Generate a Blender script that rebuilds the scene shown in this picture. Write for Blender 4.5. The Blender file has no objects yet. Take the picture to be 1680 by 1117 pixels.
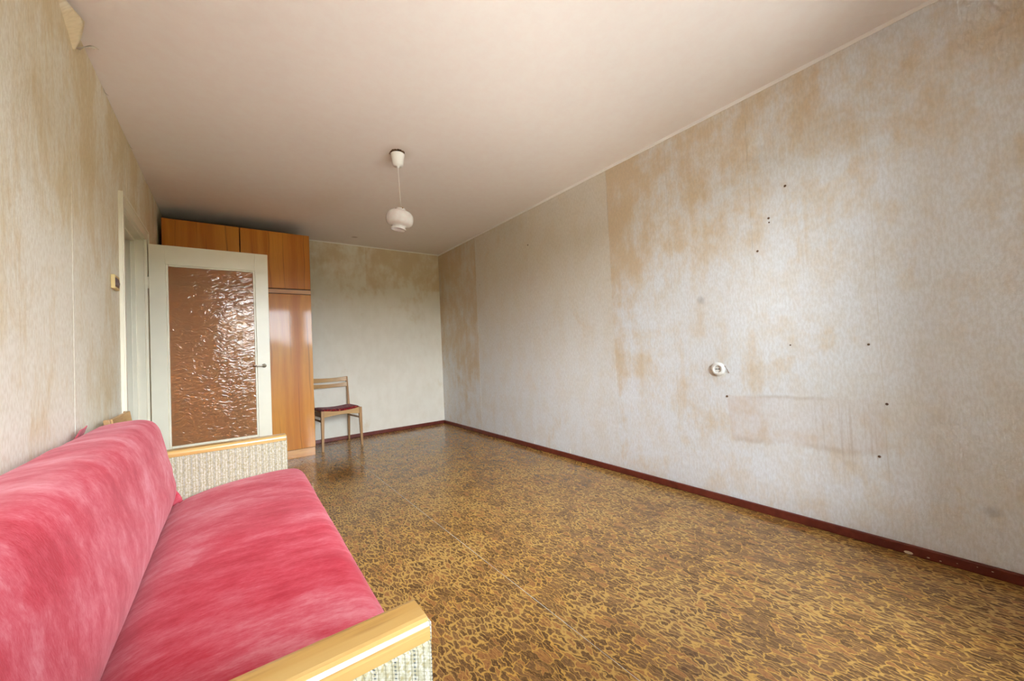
import bpy, bmesh, math, random
from mathutils import Vector, Matrix

random.seed(7)
sc = bpy.context.scene
COL = sc.collection
PI = math.pi

# ------------------------------------------------------------------ camera
W, L, H, YF = 3.042, 5.20, 2.50, -0.32        # room: x 0..W, y YF..L, z 0..H
cd = bpy.data.cameras.new('camera')
cam = bpy.data.objects.new('camera', cd)
COL.objects.link(cam)
cd.sensor_width = 36.0
cd.lens = 36.0 * 627.79 / 1680.0
cd.clip_start = 0.01
_f = Vector((0.59363582, 0.80434547, 0.0249974))
_r = Vector((0.80445651, -0.59232948, -0.04467115))
_u = Vector((0.02112434, -0.04662771, 0.99868895))
cam.matrix_world = Matrix(((_r.x, _u.x, -_f.x, 0.507), (_r.y, _u.y, -_f.y, 0.0),
                           (_r.z, _u.z, -_f.z, 1.0318), (0, 0, 0, 1)))
sc.camera = cam

# ------------------------------------------------------------------ sky, exposure
SKY_STRENGTH = 7.0
wd = bpy.data.worlds.new('overcast_sky')
sc.world = wd
wd.use_nodes = True
wnt = wd.node_tree
for n in list(wnt.nodes):
    wnt.nodes.remove(n)
w_out = wnt.nodes.new('ShaderNodeOutputWorld')
w_bg = wnt.nodes.new('ShaderNodeBackground')
w_tc = wnt.nodes.new('ShaderNodeTexCoord')
w_sp = wnt.nodes.new('ShaderNodeSeparateXYZ')
w_mr = wnt.nodes.new('ShaderNodeMapRange')
w_mr.inputs[1].default_value = -0.03
w_mr.inputs[2].default_value = 0.03
w_mx = wnt.nodes.new('ShaderNodeMix')
w_mx.data_type = 'RGBA'
w_mx.inputs[6].default_value = (0.51, 0.495, 0.475, 1)    # sunlit ground below the horizon
w_mx.inputs[7].default_value = (0.83, 0.905, 1.0, 1)     # overcast sky
wnt.links.new(w_tc.outputs['Generated'], w_sp.inputs[0])
wnt.links.new(w_sp.outputs['Z'], w_mr.inputs[0])
wnt.links.new(w_mr.outputs[0], w_mx.inputs[0])
wnt.links.new(w_mx.outputs[2], w_bg.inputs[0])
w_bg.inputs[1].default_value = SKY_STRENGTH
wnt.links.new(w_bg.outputs[0], w_out.inputs[0])

sc.view_settings.view_transform = 'Standard'
sc.view_settings.look = 'None'
sc.view_settings.gamma = 1.0
sc.view_settings.use_curve_mapping = False
sc.view_settings.exposure = 2.56
sc.cycles.use_denoising = True
sc.cycles.use_adaptive_sampling = True
sc.cycles.adaptive_threshold = 0.06
sc.cycles.adaptive_min_samples = 16
sc.cycles.max_bounces = 8
sc.cycles.diffuse_bounces = 5
sc.cycles.glossy_bounces = 4
sc.cycles.transmission_bounces = 8
sc.cycles.transparent_max_bounces = 8
sc.cycles.sample_clamp_indirect = 12.0

# window and glazed balcony door in the wall behind the camera (sampling portals for the sky in them)
WX0, WX1, WZ0, WZ1 = 0.36, 1.70, 0.85, 2.22
BX0, BX1, BZ0 = 1.76, 2.54, 0.06
for a0, a1, c0, c1 in ((WX0, WX1, WZ0, WZ1), (BX0, BX1, BZ0, WZ1)):
    pl = bpy.data.lights.new('window_portal', 'AREA')
    pl.shape = 'RECTANGLE'
    pl.size = a1 - a0
    pl.size_y = c1 - c0
    pl.cycles.is_portal = True
    po = bpy.data.objects.new('window_portal', pl)
    COL.objects.link(po)
    po.location = ((a0 + a1) / 2, YF - 0.17, (c0 + c1) / 2)
    po.rotation_euler = (PI / 2, 0, 0)      # -Z of the lamp looks to +y


# ================================================================== helpers
def lin(c):
    c /= 255.0
    return c / 12.92 if c <= 0.04045 else ((c + 0.055) / 1.055) ** 2.4


def C(r, g, b):
    return (lin(r), lin(g), lin(b), 1.0)


class NB:
    """small node-tree builder around one Principled material"""

    def __init__(self, name):
        self.m = bpy.data.materials.new(name)
        self.m.use_nodes = True
        self.nt = self.m.node_tree
        for n in list(self.nt.nodes):
            self.nt.nodes.remove(n)
        self.out = self.nt.nodes.new('ShaderNodeOutputMaterial')
        self.b = self.nt.nodes.new('ShaderNodeBsdfPrincipled')
        self.lk(self.b.outputs[0], self.out.inputs[0])

    def n(self, t):
        return self.nt.nodes.new(t)

    def lk(self, a, b):
        self.nt.links.new(a, b)

    def put(self, sock, v):
        if isinstance(v, bpy.types.NodeSocket):
            self.lk(v, sock)
        elif v is not None:
            sock.default_value = v

    def set(self, **kw):
        names = {'color': 'Base Color', 'rough': 'Roughness', 'metal': 'Metallic', 'normal': 'Normal',
                 'spec': 'Specular IOR Level', 'sheen': 'Sheen Weight', 'sheen_r': 'Sheen Roughness',
                 'sheen_t': 'Sheen Tint', 'coat': 'Coat Weight', 'coat_r': 'Coat Roughness',
                 'trans': 'Transmission Weight', 'ior': 'IOR', 'sss': 'Subsurface Weight'}
        for k, v in kw.items():
            self.put(self.b.inputs[names[k]], v)
        return self

    def pos(self):
        return self.n('ShaderNodeNewGeometry').outputs['Position']

    def obj(self):
        return self.n('ShaderNodeTexCoord').outputs['Object']

    def map(self, v, scale=(1, 1, 1), loc=(0, 0, 0), rot=(0, 0, 0)):
        k = self.n('ShaderNodeMapping')
        self.put(k.inputs[0], v)
        k.inputs[1].default_value = loc
        k.inputs[2].default_value = rot
        k.inputs[3].default_value = scale
        return k.outputs[0]

    def noise(self, v, scale=1.0, detail=4.0, rough=0.55, dist=0.0, color=False, two=False):
        k = self.n('ShaderNodeTexNoise')
        if two:
            k.noise_dimensions = '2D'
        self.put(k.inputs['Vector'], v)
        k.inputs['Scale'].default_value = scale
        k.inputs['Detail'].default_value = detail
        k.inputs['Roughness'].default_value = rough
        k.inputs['Distortion'].default_value = dist
        return k.outputs[1] if color else k.outputs[0]

    def voro(self, v, scale, feature='DISTANCE_TO_EDGE', out=0, rnd=1.0, two=False):
        k = self.n('ShaderNodeTexVoronoi')
        if two:
            k.voronoi_dimensions = '2D'
        k.feature = feature
        self.put(k.inputs['Vector'], v)
        k.inputs['Scale'].default_value = scale
        k.inputs['Randomness'].default_value = rnd
        return k.outputs[out]

    def wave(self, v, scale, dist=0.0, axis='X', detail=2.0, profile='SIN'):
        k = self.n('ShaderNodeTexWave')
        k.bands_direction = axis
        k.wave_profile = profile
        self.put(k.inputs['Vector'], v)
        k.inputs['Scale'].default_value = scale
        k.inputs['Distortion'].default_value = dist
        k.inputs['Detail'].default_value = detail
        return k.outputs[1]

    def math(self, op, a, b=None, c=None, clamp=False):
        k = self.n('ShaderNodeMath')
        k.operation = op
        k.use_clamp = clamp
        self.put(k.inputs[0], a)
        self.put(k.inputs[1], b)
        if c is not None:
            self.put(k.inputs[2], c)
        return k.outputs[0]

    def add(self, *a):
        r = a[0]
        for x in a[1:]:
            r = self.math('ADD', r, x)
        return r

    def mul(self, *a):
        r = a[0]
        for x in a[1:]:
            r = self.math('MULTIPLY', r, x)
        return r

    def mr(self, v, a, b, c=0.0, d=1.0, smooth=True):
        k = self.n('ShaderNodeMapRange')
        k.interpolation_type = 'SMOOTHSTEP' if smooth else 'LINEAR'
        self.put(k.inputs[0], v)
        for i, x in enumerate((a, b, c, d)):
            self.put(k.inputs[i + 1], x)
        return k.outputs[0]

    def sep(self, v):
        k = self.n('ShaderNodeSeparateXYZ')
        self.put(k.inputs[0], v)
        return k.outputs[0], k.outputs[1], k.outputs[2]

    def comb(self, x, y, z):
        k = self.n('ShaderNodeCombineXYZ')
        for i, q in enumerate((x, y, z)):
            self.put(k.inputs[i], q)
        return k.outputs[0]

    def vadd(self, a, b):
        k = self.n('ShaderNodeVectorMath')
        k.operation = 'ADD'
        self.put(k.inputs[0], a)
        self.put(k.inputs[1], b)
        return k.outputs[0]

    def vscale(self, a, s):
        k = self.n('ShaderNodeVectorMath')
        k.operation = 'SCALE'
        self.put(k.inputs[0], a)
        k.inputs['Scale'].default_value = s
        return k.outputs[0]

    def vdist(self, a, p):
        k = self.n('ShaderNodeVectorMath')
        k.operation = 'DISTANCE'
        self.put(k.inputs[0], a)
        k.inputs[1].default_value = p
        return k.outputs['Value']

    def mix(self, f, a, b, mode='MIX'):
        k = self.n('ShaderNodeMix')
        k.data_type = 'RGBA'
        k.blend_type = mode
        self.put(k.inputs[0], f)
        self.put(k.inputs[6], a)
        self.put(k.inputs[7], b)
        return k.outputs[2]

    def ramp(self, f, stops):
        k = self.n('ShaderNodeValToRGB')
        self.put(k.inputs[0], f)
        e = k.color_ramp.elements
        while len(e) < len(stops):
            e.new(0.5)
        for q, (p, c) in zip(e, stops):
            q.position = p
            q.color = c
        return k.outputs[0]

    def bump(self, h, strength=0.3, dist=0.01, normal=None):
        k = self.n('ShaderNodeBump')
        k.inputs['Strength'].default_value = strength
        k.inputs['Distance'].default_value = dist
        self.put(k.inputs['Height'], h)
        if normal is not None:
            self.put(k.inputs['Normal'], normal)
        return k.outputs[0]


def link(name, me, mat=None, parent=None, smooth=False):
    o = bpy.data.objects.new(name, me)
    COL.objects.link(o)
    if mat is not None:
        me.materials.append(mat)
    if smooth:
        for p in me.polygons:
            p.use_smooth = True
    if parent is not None:
        o.parent = parent
    return o


def from_bm(name, bm, mat=None, parent=None, smooth=False, org=(0, 0, 0)):
    if any(org):
        bmesh.ops.translate(bm, verts=bm.verts, vec=Vector(org) * -1)
    bmesh.ops.recalc_face_normals(bm, faces=bm.faces)
    me = bpy.data.meshes.new(name)
    bm.to_mesh(me)
    bm.free()
    return link(name, me, mat, parent, smooth)


def add_box(bm, lo, hi, bevel=0.0, seg=2, edges=None):
    lo, hi = Vector(lo), Vector(hi)
    g = bmesh.ops.create_cube(bm, size=1.0)
    vs = g['verts']
    s = hi - lo
    for v in vs:
        v.co = Vector((lo.x + (v.co.x + .5) * s.x, lo.y + (v.co.y + .5) * s.y, lo.z + (v.co.z + .5) * s.z))
    if bevel > 0:
        es = set()
        for v in vs:
            es.update(v.link_edges)
        if edges is not None:
            es = [e for e in es if edges(e)]
        bmesh.ops.bevel(bm, geom=list(es), offset=bevel, segments=seg, profile=0.5, affect='EDGES')


def box(name, lo, hi, mat, parent=None, bevel=0.0, seg=2, org=(0, 0, 0), edges=None, smooth=False):
    bm = bmesh.new()
    add_box(bm, lo, hi, bevel, seg, edges)
    return from_bm(name, bm, mat, parent, smooth, org)


def boxes(name, lst, mat, parent=None, bevel=0.0, org=(0, 0, 0)):
    bm = bmesh.new()
    for lo, hi in lst:
        add_box(bm, lo, hi, bevel)
    return from_bm(name, bm, mat, parent, False, org)


def add_tube(bm, pts, rad, seg=12, caps=True):
    """round tube through pts; rad is a number or one per point"""
    pts = [Vector(p) for p in pts]
    if not isinstance(rad, (list, tuple)):
        rad = [rad] * len(pts)
    rings = []
    for i, p in enumerate(pts):
        t = (pts[min(i + 1, len(pts) - 1)] - pts[max(i - 1, 0)]).normalized()
        a = Vector((0, 0, 1)) if abs(t.z) < 0.9 else Vector((1, 0, 0))
        x = t.cross(a).normalized()
        y = t.cross(x)
        rings.append([bm.verts.new(p + (x * math.cos(2 * PI * k / seg) + y * math.sin(2 * PI * k / seg)) * rad[i])
                      for k in range(seg)])
    for a, b in zip(rings, rings[1:]):
        for k in range(seg):
            bm.faces.new((a[k], a[(k + 1) % seg], b[(k + 1) % seg], b[k]))
    if caps:
        bm.faces.new(rings[0])
        bm.faces.new(list(reversed(rings[-1])))


def tube(name, pts, rad, mat, parent=None, seg=12, org=(0, 0, 0)):
    bm = bmesh.new()
    add_tube(bm, pts, rad, seg)
    return from_bm(name, bm, mat, parent, True, org)


def add_lathe(bm, prof, seg=40, wob=None):
    rings = []
    for r, z in prof:
        if r < 1e-5:
            rings.append([bm.verts.new((0, 0, z))])
        else:
            rings.append([bm.verts.new((r * math.cos(2 * PI * k / seg) * (wob(k, z) if wob else 1),
                                        r * math.sin(2 * PI * k / seg) * (wob(k, z) if wob else 1), z))
                          for k in range(seg)])
    for a, b in zip(rings, rings[1:]):
        for k in range(seg):
            k2 = (k + 1) % seg
            if len(a) == 1 and len(b) == 1:
                continue
            if len(a) == 1:
                bm.faces.new((a[0], b[k], b[k2]))
            elif len(b) == 1:
                bm.faces.new((a[k], a[k2], b[0]))
            else:
                bm.faces.new((a[k], a[k2], b[k2], b[k]))


def lathe(name, prof, mat, parent=None, seg=40, mtx=None, org=(0, 0, 0), wob=None):
    bm = bmesh.new()
    add_lathe(bm, prof, seg, wob)
    if mtx is not None:
        bmesh.ops.transform(bm, matrix=mtx, verts=bm.verts)
    return from_bm(name, bm, mat, parent, True, org)


def add_bar(bm, stations):
    """quad bar; each station = (centre, half_x_vector, half_y_vector)"""
    rings = []
    for c, a, b in stations:
        c, a, b = Vector(c), Vector(a), Vector(b)
        rings.append([bm.verts.new(c + a * i + b * j) for i, j in ((-1, -1), (1, -1), (1, 1), (-1, 1))])
    for p, q in zip(rings, rings[1:]):
        for k in range(4):
            bm.faces.new((p[k], p[(k + 1) % 4], q[(k + 1) % 4], q[k]))
    bm.faces.new(rings[0])
    bm.faces.new(list(reversed(rings[-1])))


def bar(name, stations, mat, parent=None, bevel=0.004, org=(0, 0, 0), all_edges=True):
    bm = bmesh.new()
    add_bar(bm, stations)
    bmesh.ops.recalc_face_normals(bm, faces=bm.faces)
    if bevel:
        es = [e for e in bm.edges if len(e.link_faces) == 2 and e.calc_face_angle(0) > 0.6]
        bmesh.ops.bevel(bm, geom=es, offset=bevel, segments=2, profile=0.5, affect='EDGES')
    return from_bm(name, bm, mat, parent, False, org)


def grid(name, fn, nu, nv, mat, parent=None, org=(0, 0, 0), thick=0.0):
    """surface fn(u, v) -> xyz, u and v in 0..1"""
    vs = [Vector(fn(i / nu, j / nv)) - Vector(org) for i in range(nu + 1) for j in range(nv + 1)]
    fs = [(i * (nv + 1) + j, (i + 1) * (nv + 1) + j, (i + 1) * (nv + 1) + j + 1, i * (nv + 1) + j + 1)
          for i in range(nu) for j in range(nv)]
    me = bpy.data.meshes.new(name)
    me.from_pydata(vs, [], fs)
    me.update()
    o = link(name, me, mat, parent, True)
    if thick:
        md = o.modifiers.new('thickness', 'SOLIDIFY')
        md.thickness = thick
        md.offset = -1
    return o


def thing(name, label, cat, loc=(0, 0, 0), rz=0.0, group=None):
    o = bpy.data.objects.new(name, None)
    COL.objects.link(o)
    o.empty_display_size = 0.1
    o.location = loc
    o.rotation_euler = (0, 0, rz)
    o['label'] = label
    o['category'] = cat
    if group:
        o['group'] = group
    return o


def tag(o, label, cat, group=None):
    o['label'] = label
    o['category'] = cat
    if group:
        o['group'] = group
    return o


def struct(o, label=None, cat=None):
    o['kind'] = 'structure'
    if label:
        o['label'] = label
    if cat:
        o['category'] = cat
    return o


def hsh(i, k=0):
    return (math.sin(i * 12.9898 + k * 78.233) * 43758.5453) % 1.0


# ================================================================== materials
def paper_bump(nb, V, strength=0.22):
    return nb.bump(nb.noise(nb.map(V, (1, .5, 1)), 140, 1, .6, two=True), strength, 0.004)


def mat_wall_right():
    nb = NB('wallpaper_right')
    P = nb.pos()
    x, y, z = nb.sep(P)
    V = nb.comb(y, z, 0.0)
    big = nb.noise(V, 1.9, 5, .64, .4, two=True)
    mid = nb.noise(nb.map(V, (1, .6, 1), (3.1, 0, 0)), 6.5, 4, .66, two=True)
    streak = nb.noise(nb.map(V, (15, .9, 1)), 1.6, 3, .6, two=True)
    fine = nb.noise(nb.map(V, (1, .35, 1)), 95, 2, .7, two=True)
    n = nb.add(nb.mul(big, .50), nb.mul(mid, .34), nb.mul(streak, .16))
    a = nb.mul(nb.mr(y, 4.143, 4.147), nb.mr(z, .1, 1.9, .02, .15))                      # corner strips, old and tan
    edge = nb.mul(nb.mr(y, 1.45, 2.02), nb.mr(y, 2.024, 2.027, 1, 0))
    b = nb.mul(edge, nb.mr(z, .1, 1.9, .05, .16))                                        # stained strip edge
    c = nb.mul(nb.mr(y, 2.024, 2.027, 1, 0), nb.mr(z, .9, 2.2, -.02, .10), nb.mr(y, -.2, .8, .5, 1))
    d = nb.mul(nb.mr(y, 2.0, 2.05), nb.mr(y, 4.14, 4.15, 1, 0), -.10)
    st = nb.mr(nb.add(n, a, b, c, d), .46, .76)
    paper = nb.mix(nb.mr(mid, .35, .7), C(229, 231, 233), C(226, 223, 218))
    old = nb.mul(nb.mr(y, 2.024, 2.027), nb.mr(z, .2, 1.9, .1, .5))                      # yellowed strips towards the corner, with warm bounce light painted in higher up
    paper = nb.mix(old, paper, C(222, 207, 180))
    col = nb.mix(nb.mul(st, .72), paper, C(213, 184, 138))
    col = nb.mix(nb.mr(fine, .3, .7, 0, .22), col, C(176, 164, 146))
    # wear inside the outline where a panel hung
    wob = nb.math('SUBTRACT', mid, .5)
    yy = nb.add(y, nb.mul(wob, .06))
    zz = nb.add(z, nb.mul(wob, .035), nb.mul(y, .045))
    inside = nb.mul(nb.mr(yy, .425, .455), nb.mr(yy, 1.14, 1.16, 1, 0), nb.mr(zz, .455, .475), nb.mr(zz, .725, .74, 1, 0))
    col = nb.mix(nb.mul(inside, nb.mr(big, .35, .65, .12, .3)), col, C(204, 178, 160))
    top = nb.mul(nb.mr(zz, .715, .731), nb.mr(zz, .733, .75, 1, 0), nb.mr(yy, .6, .75), nb.mr(yy, .9, 1.1, 1, 0))
    bot = nb.mul(nb.mr(zz, .44, .465), nb.mr(zz, .468, .50, 1, 0), nb.mr(yy, .42, .5), nb.mr(yy, 1.10, 1.17, 1, 0), nb.mr(big, .4, .6))
    col = nb.mix(nb.mul(nb.math('MAXIMUM', top, bot), .28), col, C(172, 152, 128))  # shadow lines along the imprint's edges, painted into the paper colour
    drip = nb.mul(nb.mr(nb.noise(nb.map(V, (70, 1.4, 1)), 1.0, 2, .6, two=True), .54, .66), nb.mr(y, .36, .46), nb.mr(y, .6, .8, 1, 0),
                  nb.mr(z, .2, .45), nb.mr(z, .55, .8, 1, 0))
    col = nb.mix(nb.mul(drip, .25), col, C(176, 152, 130))
    for p, r, k in (((W, 1.294, 1.305), .032, .34), ((W, .127, .271), .028, .3)):
        dd = nb.add(nb.vdist(P, p), nb.mul(wob, .03))
        col = nb.mix(nb.mr(dd, r * .2, r * 1.3, k, 0), col, C(120, 122, 122))
    nb.set(color=col, rough=.85, spec=.2, normal=paper_bump(nb, V))
    return nb.m


def mat_wall_left():
    nb = NB('wallpaper_left')
    x, y, z = nb.sep(nb.pos())
    V = nb.comb(y, z, 0.0)
    big = nb.noise(nb.map(V, (1, .6, 1)), 3.0, 4, .62, .3, two=True)
    fib = nb.noise(nb.map(V, (1, .22, 1)), 34, 3, .66, .2, two=True)
    fine = nb.noise(nb.map(V, (1, .3, 1)), 120, 1, .7, two=True)
    st = nb.mr(nb.add(nb.mul(big, .66), nb.mul(fib, .34), nb.mr(z, .9, 2.4, -.06, .06)), .38, .68)
    col = nb.mix(nb.mul(st, .85), C(240, 235, 220), C(222, 202, 162))
    col = nb.mix(nb.mr(fine, .35, .7, 0, .22), col, C(186, 166, 124))
    nb.set(color=col, rough=.82, spec=.22, normal=paper_bump(nb, V, .28))
    return nb.m


def mat_wall_back():
    nb = NB('wallpaper_back')
    x, y, z = nb.sep(nb.pos())
    V = nb.comb(x, z, 0.0)
    big = nb.noise(V, 2.8, 4, .62, .3, two=True)
    mid = nb.noise(nb.map(V, (1, .6, 1)), 8, 4, .62, two=True)
    n = nb.add(nb.mul(big, .55), nb.mul(mid, .45))
    patch = nb.mul(nb.mr(x, 1.978, 1.985), nb.mr(z, 1.92, 1.97), .10)
    top = nb.mr(z, 1.3, 2.45, -.14, .08)
    st = nb.mr(nb.add(n, patch, top), .44, .74)
    col = nb.mix(nb.mul(st, .75), C(238, 231, 216), C(216, 190, 146))
    col = nb.mix(nb.mr(mid, .3, .7, 0, .12), col, C(196, 180, 150))
    nb.set(color=col, rough=.85, spec=.2, normal=paper_bump(nb, V))
    return nb.m


def mat_plain(name, col, rough=.6, spec=.3, var=.0, vscale=6, bump=0., bscale=60, **kw):
    nb = NB(name)
    P = nb.obj()
    c = col
    if var:
        dark = tuple(v * (1 - var) for v in col[:3]) + (1,)
        c = nb.mix(nb.mr(nb.noise(P, vscale, 2, .6), .3, .7), dark, col)
    nb.set(color=c, rough=rough, spec=spec, **kw)
    if bump:
        nb.set(normal=nb.bump(nb.noise(P, bscale, 1, .6), bump, .003))
    return nb.m


def mat_ceiling():
    nb = NB('ceiling_paint')
    P = nb.pos()
    n = nb.noise(P, 14, 3, .7, two=True)
    wob = nb.math('SUBTRACT', n, .5)
    col = nb.mix(nb.mr(n, .3, .7), C(243, 236, 230), C(242, 233, 227))
    dd = nb.add(nb.vdist(P, (1.768, 4.856, H)), nb.mul(wob, .04))
    col = nb.mix(nb.mr(dd, .01, .05, .45, 0), col, C(150, 120, 95))
    dl = nb.add(nb.vdist(P, (1.515, 2.66, H)), nb.mul(wob, .06))
    col = nb.mix(nb.mr(dl, .05, .14, .25, 0), col, C(196, 174, 150))
    nb.set(color=col, rough=.9, spec=.15)
    return nb.m


def mat_lino():
    nb = NB('linoleum_marbled')
    P = nb.pos()
    x, y, z = nb.sep(P)
    n1 = nb.noise(P, 11, 3, .65, two=True)
    n2 = nb.noise(nb.map(P, (1, 1, 1), (7.3, 2.1, 0)), 34, 2, .65, two=True)
    sx = nb.add(nb.mul(x, 60.0), nb.mul(n1, 2.6), nb.mul(n2, .9))
    sy = nb.add(nb.mul(y, 21.0), nb.mul(n1, -1.2), nb.mul(n2, .5), nb.mul(x, 5.0))
    Q = nb.comb(sx, sy, 0.0)
    d = nb.voro(Q, 1.0, two=True)
    cr, cg, cb = nb.sep(nb.voro(Q, 1.0, 'F1', 1, two=True))
    big = nb.noise(P, 2.6, 4, .65, two=True)
    fine = nb.noise(nb.map(P, (2.2, .7, 1)), 85, 2, .7, two=True)
    wid = nb.mr(nb.add(big, nb.mul(n1, .7), nb.mul(cb, .22)), .66, 1.25, -.01, .155)
    vein = nb.mr(nb.math('SUBTRACT', nb.add(d, nb.mul(nb.math('SUBTRACT', fine, .5), .16)), wid), -.05, .08, 1, 0)
    brown = nb.mix(cr, C(94, 68, 42), C(134, 98, 60))
    brown = nb.mix(nb.mul(nb.mr(cg, .78, .86), .8), brown, C(164, 112, 64))
    brown = nb.mix(nb.mr(fine, .5, .7, 0, .5), brown, C(172, 128, 68))
    brown = nb.mix(nb.mr(fine, .3, .5, .5, 0), brown, C(84, 58, 36))
    gold = nb.mix(nb.mr(big, .35, .65), C(202, 154, 74), C(186, 146, 80))
    col = nb.mix(nb.mul(vein, nb.mr(fine, .25, .45, .7, 1)), brown, gold)
    rough = nb.mr(big, .3, .7, .13, .26)
    nb.set(color=col, rough=rough, spec=.45, normal=nb.bump(nb.noise(P, 13, 1, .5, two=True), .10, .004))
    return nb.m


def mat_veneer():
    nb = NB('glossy_orange_veneer')
    P = nb.obj()
    R = nb.n('ShaderNodeObjectInfo').outputs['Random']
    X, Y, Z = nb.sep(P)
    X = nb.add(X, nb.mul(R, 7.0))
    Z = nb.add(Z, nb.mul(R, 3.0))
    warp = nb.noise(nb.comb(nb.mul(X, 2.2), nb.mul(Z, .55), 0.0), 1.6, 2, .5, two=True)
    xx = nb.add(X, nb.mul(warp, .13))
    bands = nb.noise(nb.comb(nb.mul(xx, 9.0), nb.mul(Z, .20), 0.0), 1.0, 3, .55, two=True)
    lines = nb.noise(nb.comb(nb.add(nb.mul(xx, 34.0), 4.0), nb.mul(Z, .35), 0.0), 1.0, 1, .5, two=True)
    grain = nb.noise(nb.comb(nb.mul(X, 240.0), nb.mul(Z, 6.0), 0.0), 1.0, 2, .6, two=True)
    col = nb.mix(nb.mr(bands, .3, .72), C(218, 146, 48), C(194, 112, 24))
    col = nb.mix(nb.mul(nb.mr(lines, .67, .74), .5), col, C(140, 68, 14))
    col = nb.mix(nb.mr(grain, .45, .75, 0, .2), col, C(160, 88, 22))
    nb.set(color=col, rough=.36, spec=.35, coat=.30, coat_r=.07)
    return nb.m


def mat_wood(name, c1, c2, c3, axis=0, rough=.4, coat=.2, freq=1.0):
    nb = NB(name)
    P = nb.obj()
    s = [90 * freq, 90 * freq, 90 * freq]
    s[axis] = 5 * freq
    s2 = [16 * freq, 16 * freq, 16 * freq]
    s2[axis] = 1.6 * freq
    g = nb.noise(nb.map(P, s), 1.0, 2, .6)
    b = nb.noise(nb.map(P, s2), 1.0, 3, .6, .5)
    col = nb.mix(nb.mr(b, .32, .7), c1, c2)
    col = nb.mix(nb.mr(g, .52, .8, 0, .55), col, c3)
    nb.set(color=col, rough=rough, spec=.45, coat=coat, coat_r=.15)
    return nb.m


def mat_velvet(name, seat):
    nb = NB(name)
    P = nb.obj()
    x, y, z = nb.sep(P)
    if seat:
        c, s = math.cos(math.radians(16)), math.sin(math.radians(16))
        a = nb.add(nb.mul(x, c), nb.mul(y, -s))
        b = nb.add(nb.mul(x, s), nb.mul(y, c))
        worn = nb.mul(nb.mr(nb.math('ABSOLUTE', nb.add(b, .12)), .0, .42, .10, 0), nb.mr(a, -.20, .2))
        ka, kb = 1.0, 2.6
    else:
        a = nb.add(z, nb.mul(x, -1.0))
        b = y
        worn = nb.mul(nb.mr(nb.math('ABSOLUTE', nb.add(z, -.70)), .0, .07, .07, 0), nb.mr(y, .4, .8, 1, 0))
        ka, kb = 1.5, 2.4
    V = nb.comb(nb.mul(a, ka), nb.mul(b, kb), 0.0)
    big = nb.noise(V, 2.1, 2, .5, two=True)
    brush = nb.noise(nb.comb(nb.mul(a, ka), nb.mul(b, kb * 1.1), 0.0), 9.0, 5, .72, two=True)
    fine = nb.noise(nb.comb(nb.mul(a, 60.0), nb.mul(b, 190.0), 0.0), 1.0, 2, .7, two=True)
    t = nb.add(nb.mul(brush, .50), nb.mul(big, .50), nb.mul(worn, -1.0), nb.mul(nb.math('SUBTRACT', fine, .5), .13))
    col = nb.ramp(t, [(.30, C(172, 27, 46)), (.42, C(187, 52, 67)), (.53, C(197, 83, 95)), (.68, C(208, 122, 130))])
    nb.set(color=col, rough=.8, spec=.12, sheen=.25, sheen_r=.45, sheen_t=C(255, 200, 205),
           normal=nb.bump(fine, .18, .003))
    return nb.m


def mat_weave(name):
    nb = NB(name)
    P = nb.obj()
    x, y, z = nb.sep(P)
    nz = nb.noise(P, 55, 2, .6)
    u = nb.add(nb.add(x, y), nb.mul(nz, .0022))
    # fat yarn columns, about 10 mm, with a dark warp thread every third column
    cols = nb.math('ABSOLUTE', nb.math('SINE', nb.mul(u, PI / .0095)))
    ph = nb.math('FRACT', nb.mul(u, 1 / .0285))
    dark = nb.mr(nb.math('ABSOLUTE', nb.math('SUBTRACT', ph, .5)), .03, .085, 1, 0)
    zr = nb.add(z, nb.mul(u, .55), nb.mul(nz, .003))
    rows = nb.math('ABSOLUTE', nb.math('SINE', nb.mul(zr, PI / .0058)))
    h = nb.mul(nb.math('POWER', cols, .6), nb.add(.30, nb.mul(nb.math('POWER', rows, .7), .70)))
    fl = nb.noise(nb.map(P, (1, 1, .6)), 130, 2, .6)
    yarn = nb.mix(nb.mr(fl, .35, .65), C(198, 192, 175), C(172, 163, 134))
    yarn = nb.mix(nb.mr(nb.noise(nb.map(P, (1, 1, 1), (3, 1, 2)), 150, 1, .5), .56, .68, 0, .7), yarn, C(160, 144, 98))
    col = nb.mix(nb.mr(h, .15, .55, .75, 0), yarn, C(124, 116, 90))
    tick = nb.mr(rows, .3, .6, 1, .25)
    col = nb.mix(nb.mul(dark, tick), col, C(78, 82, 84))
    nb.set(color=col, rough=.92, spec=.1, normal=nb.bump(fl, .4, .003))
    return nb.m


def mat_seat_cloth():
    nb = NB('red_patterned_seat_cloth')
    P = nb.obj()
    v = nb.voro(P, 75, 'F1', 0)
    n = nb.noise(P, 40, 2, .5)
    col = nb.mix(nb.mr(v, .25, .6), C(176, 36, 40), C(92, 28, 34))
    col = nb.mix(nb.mr(n, .58, .66, 0, .5), col, C(200, 130, 96))
    nb.set(color=col, rough=.9, spec=.1, sheen=.1)
    return nb.m


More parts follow.
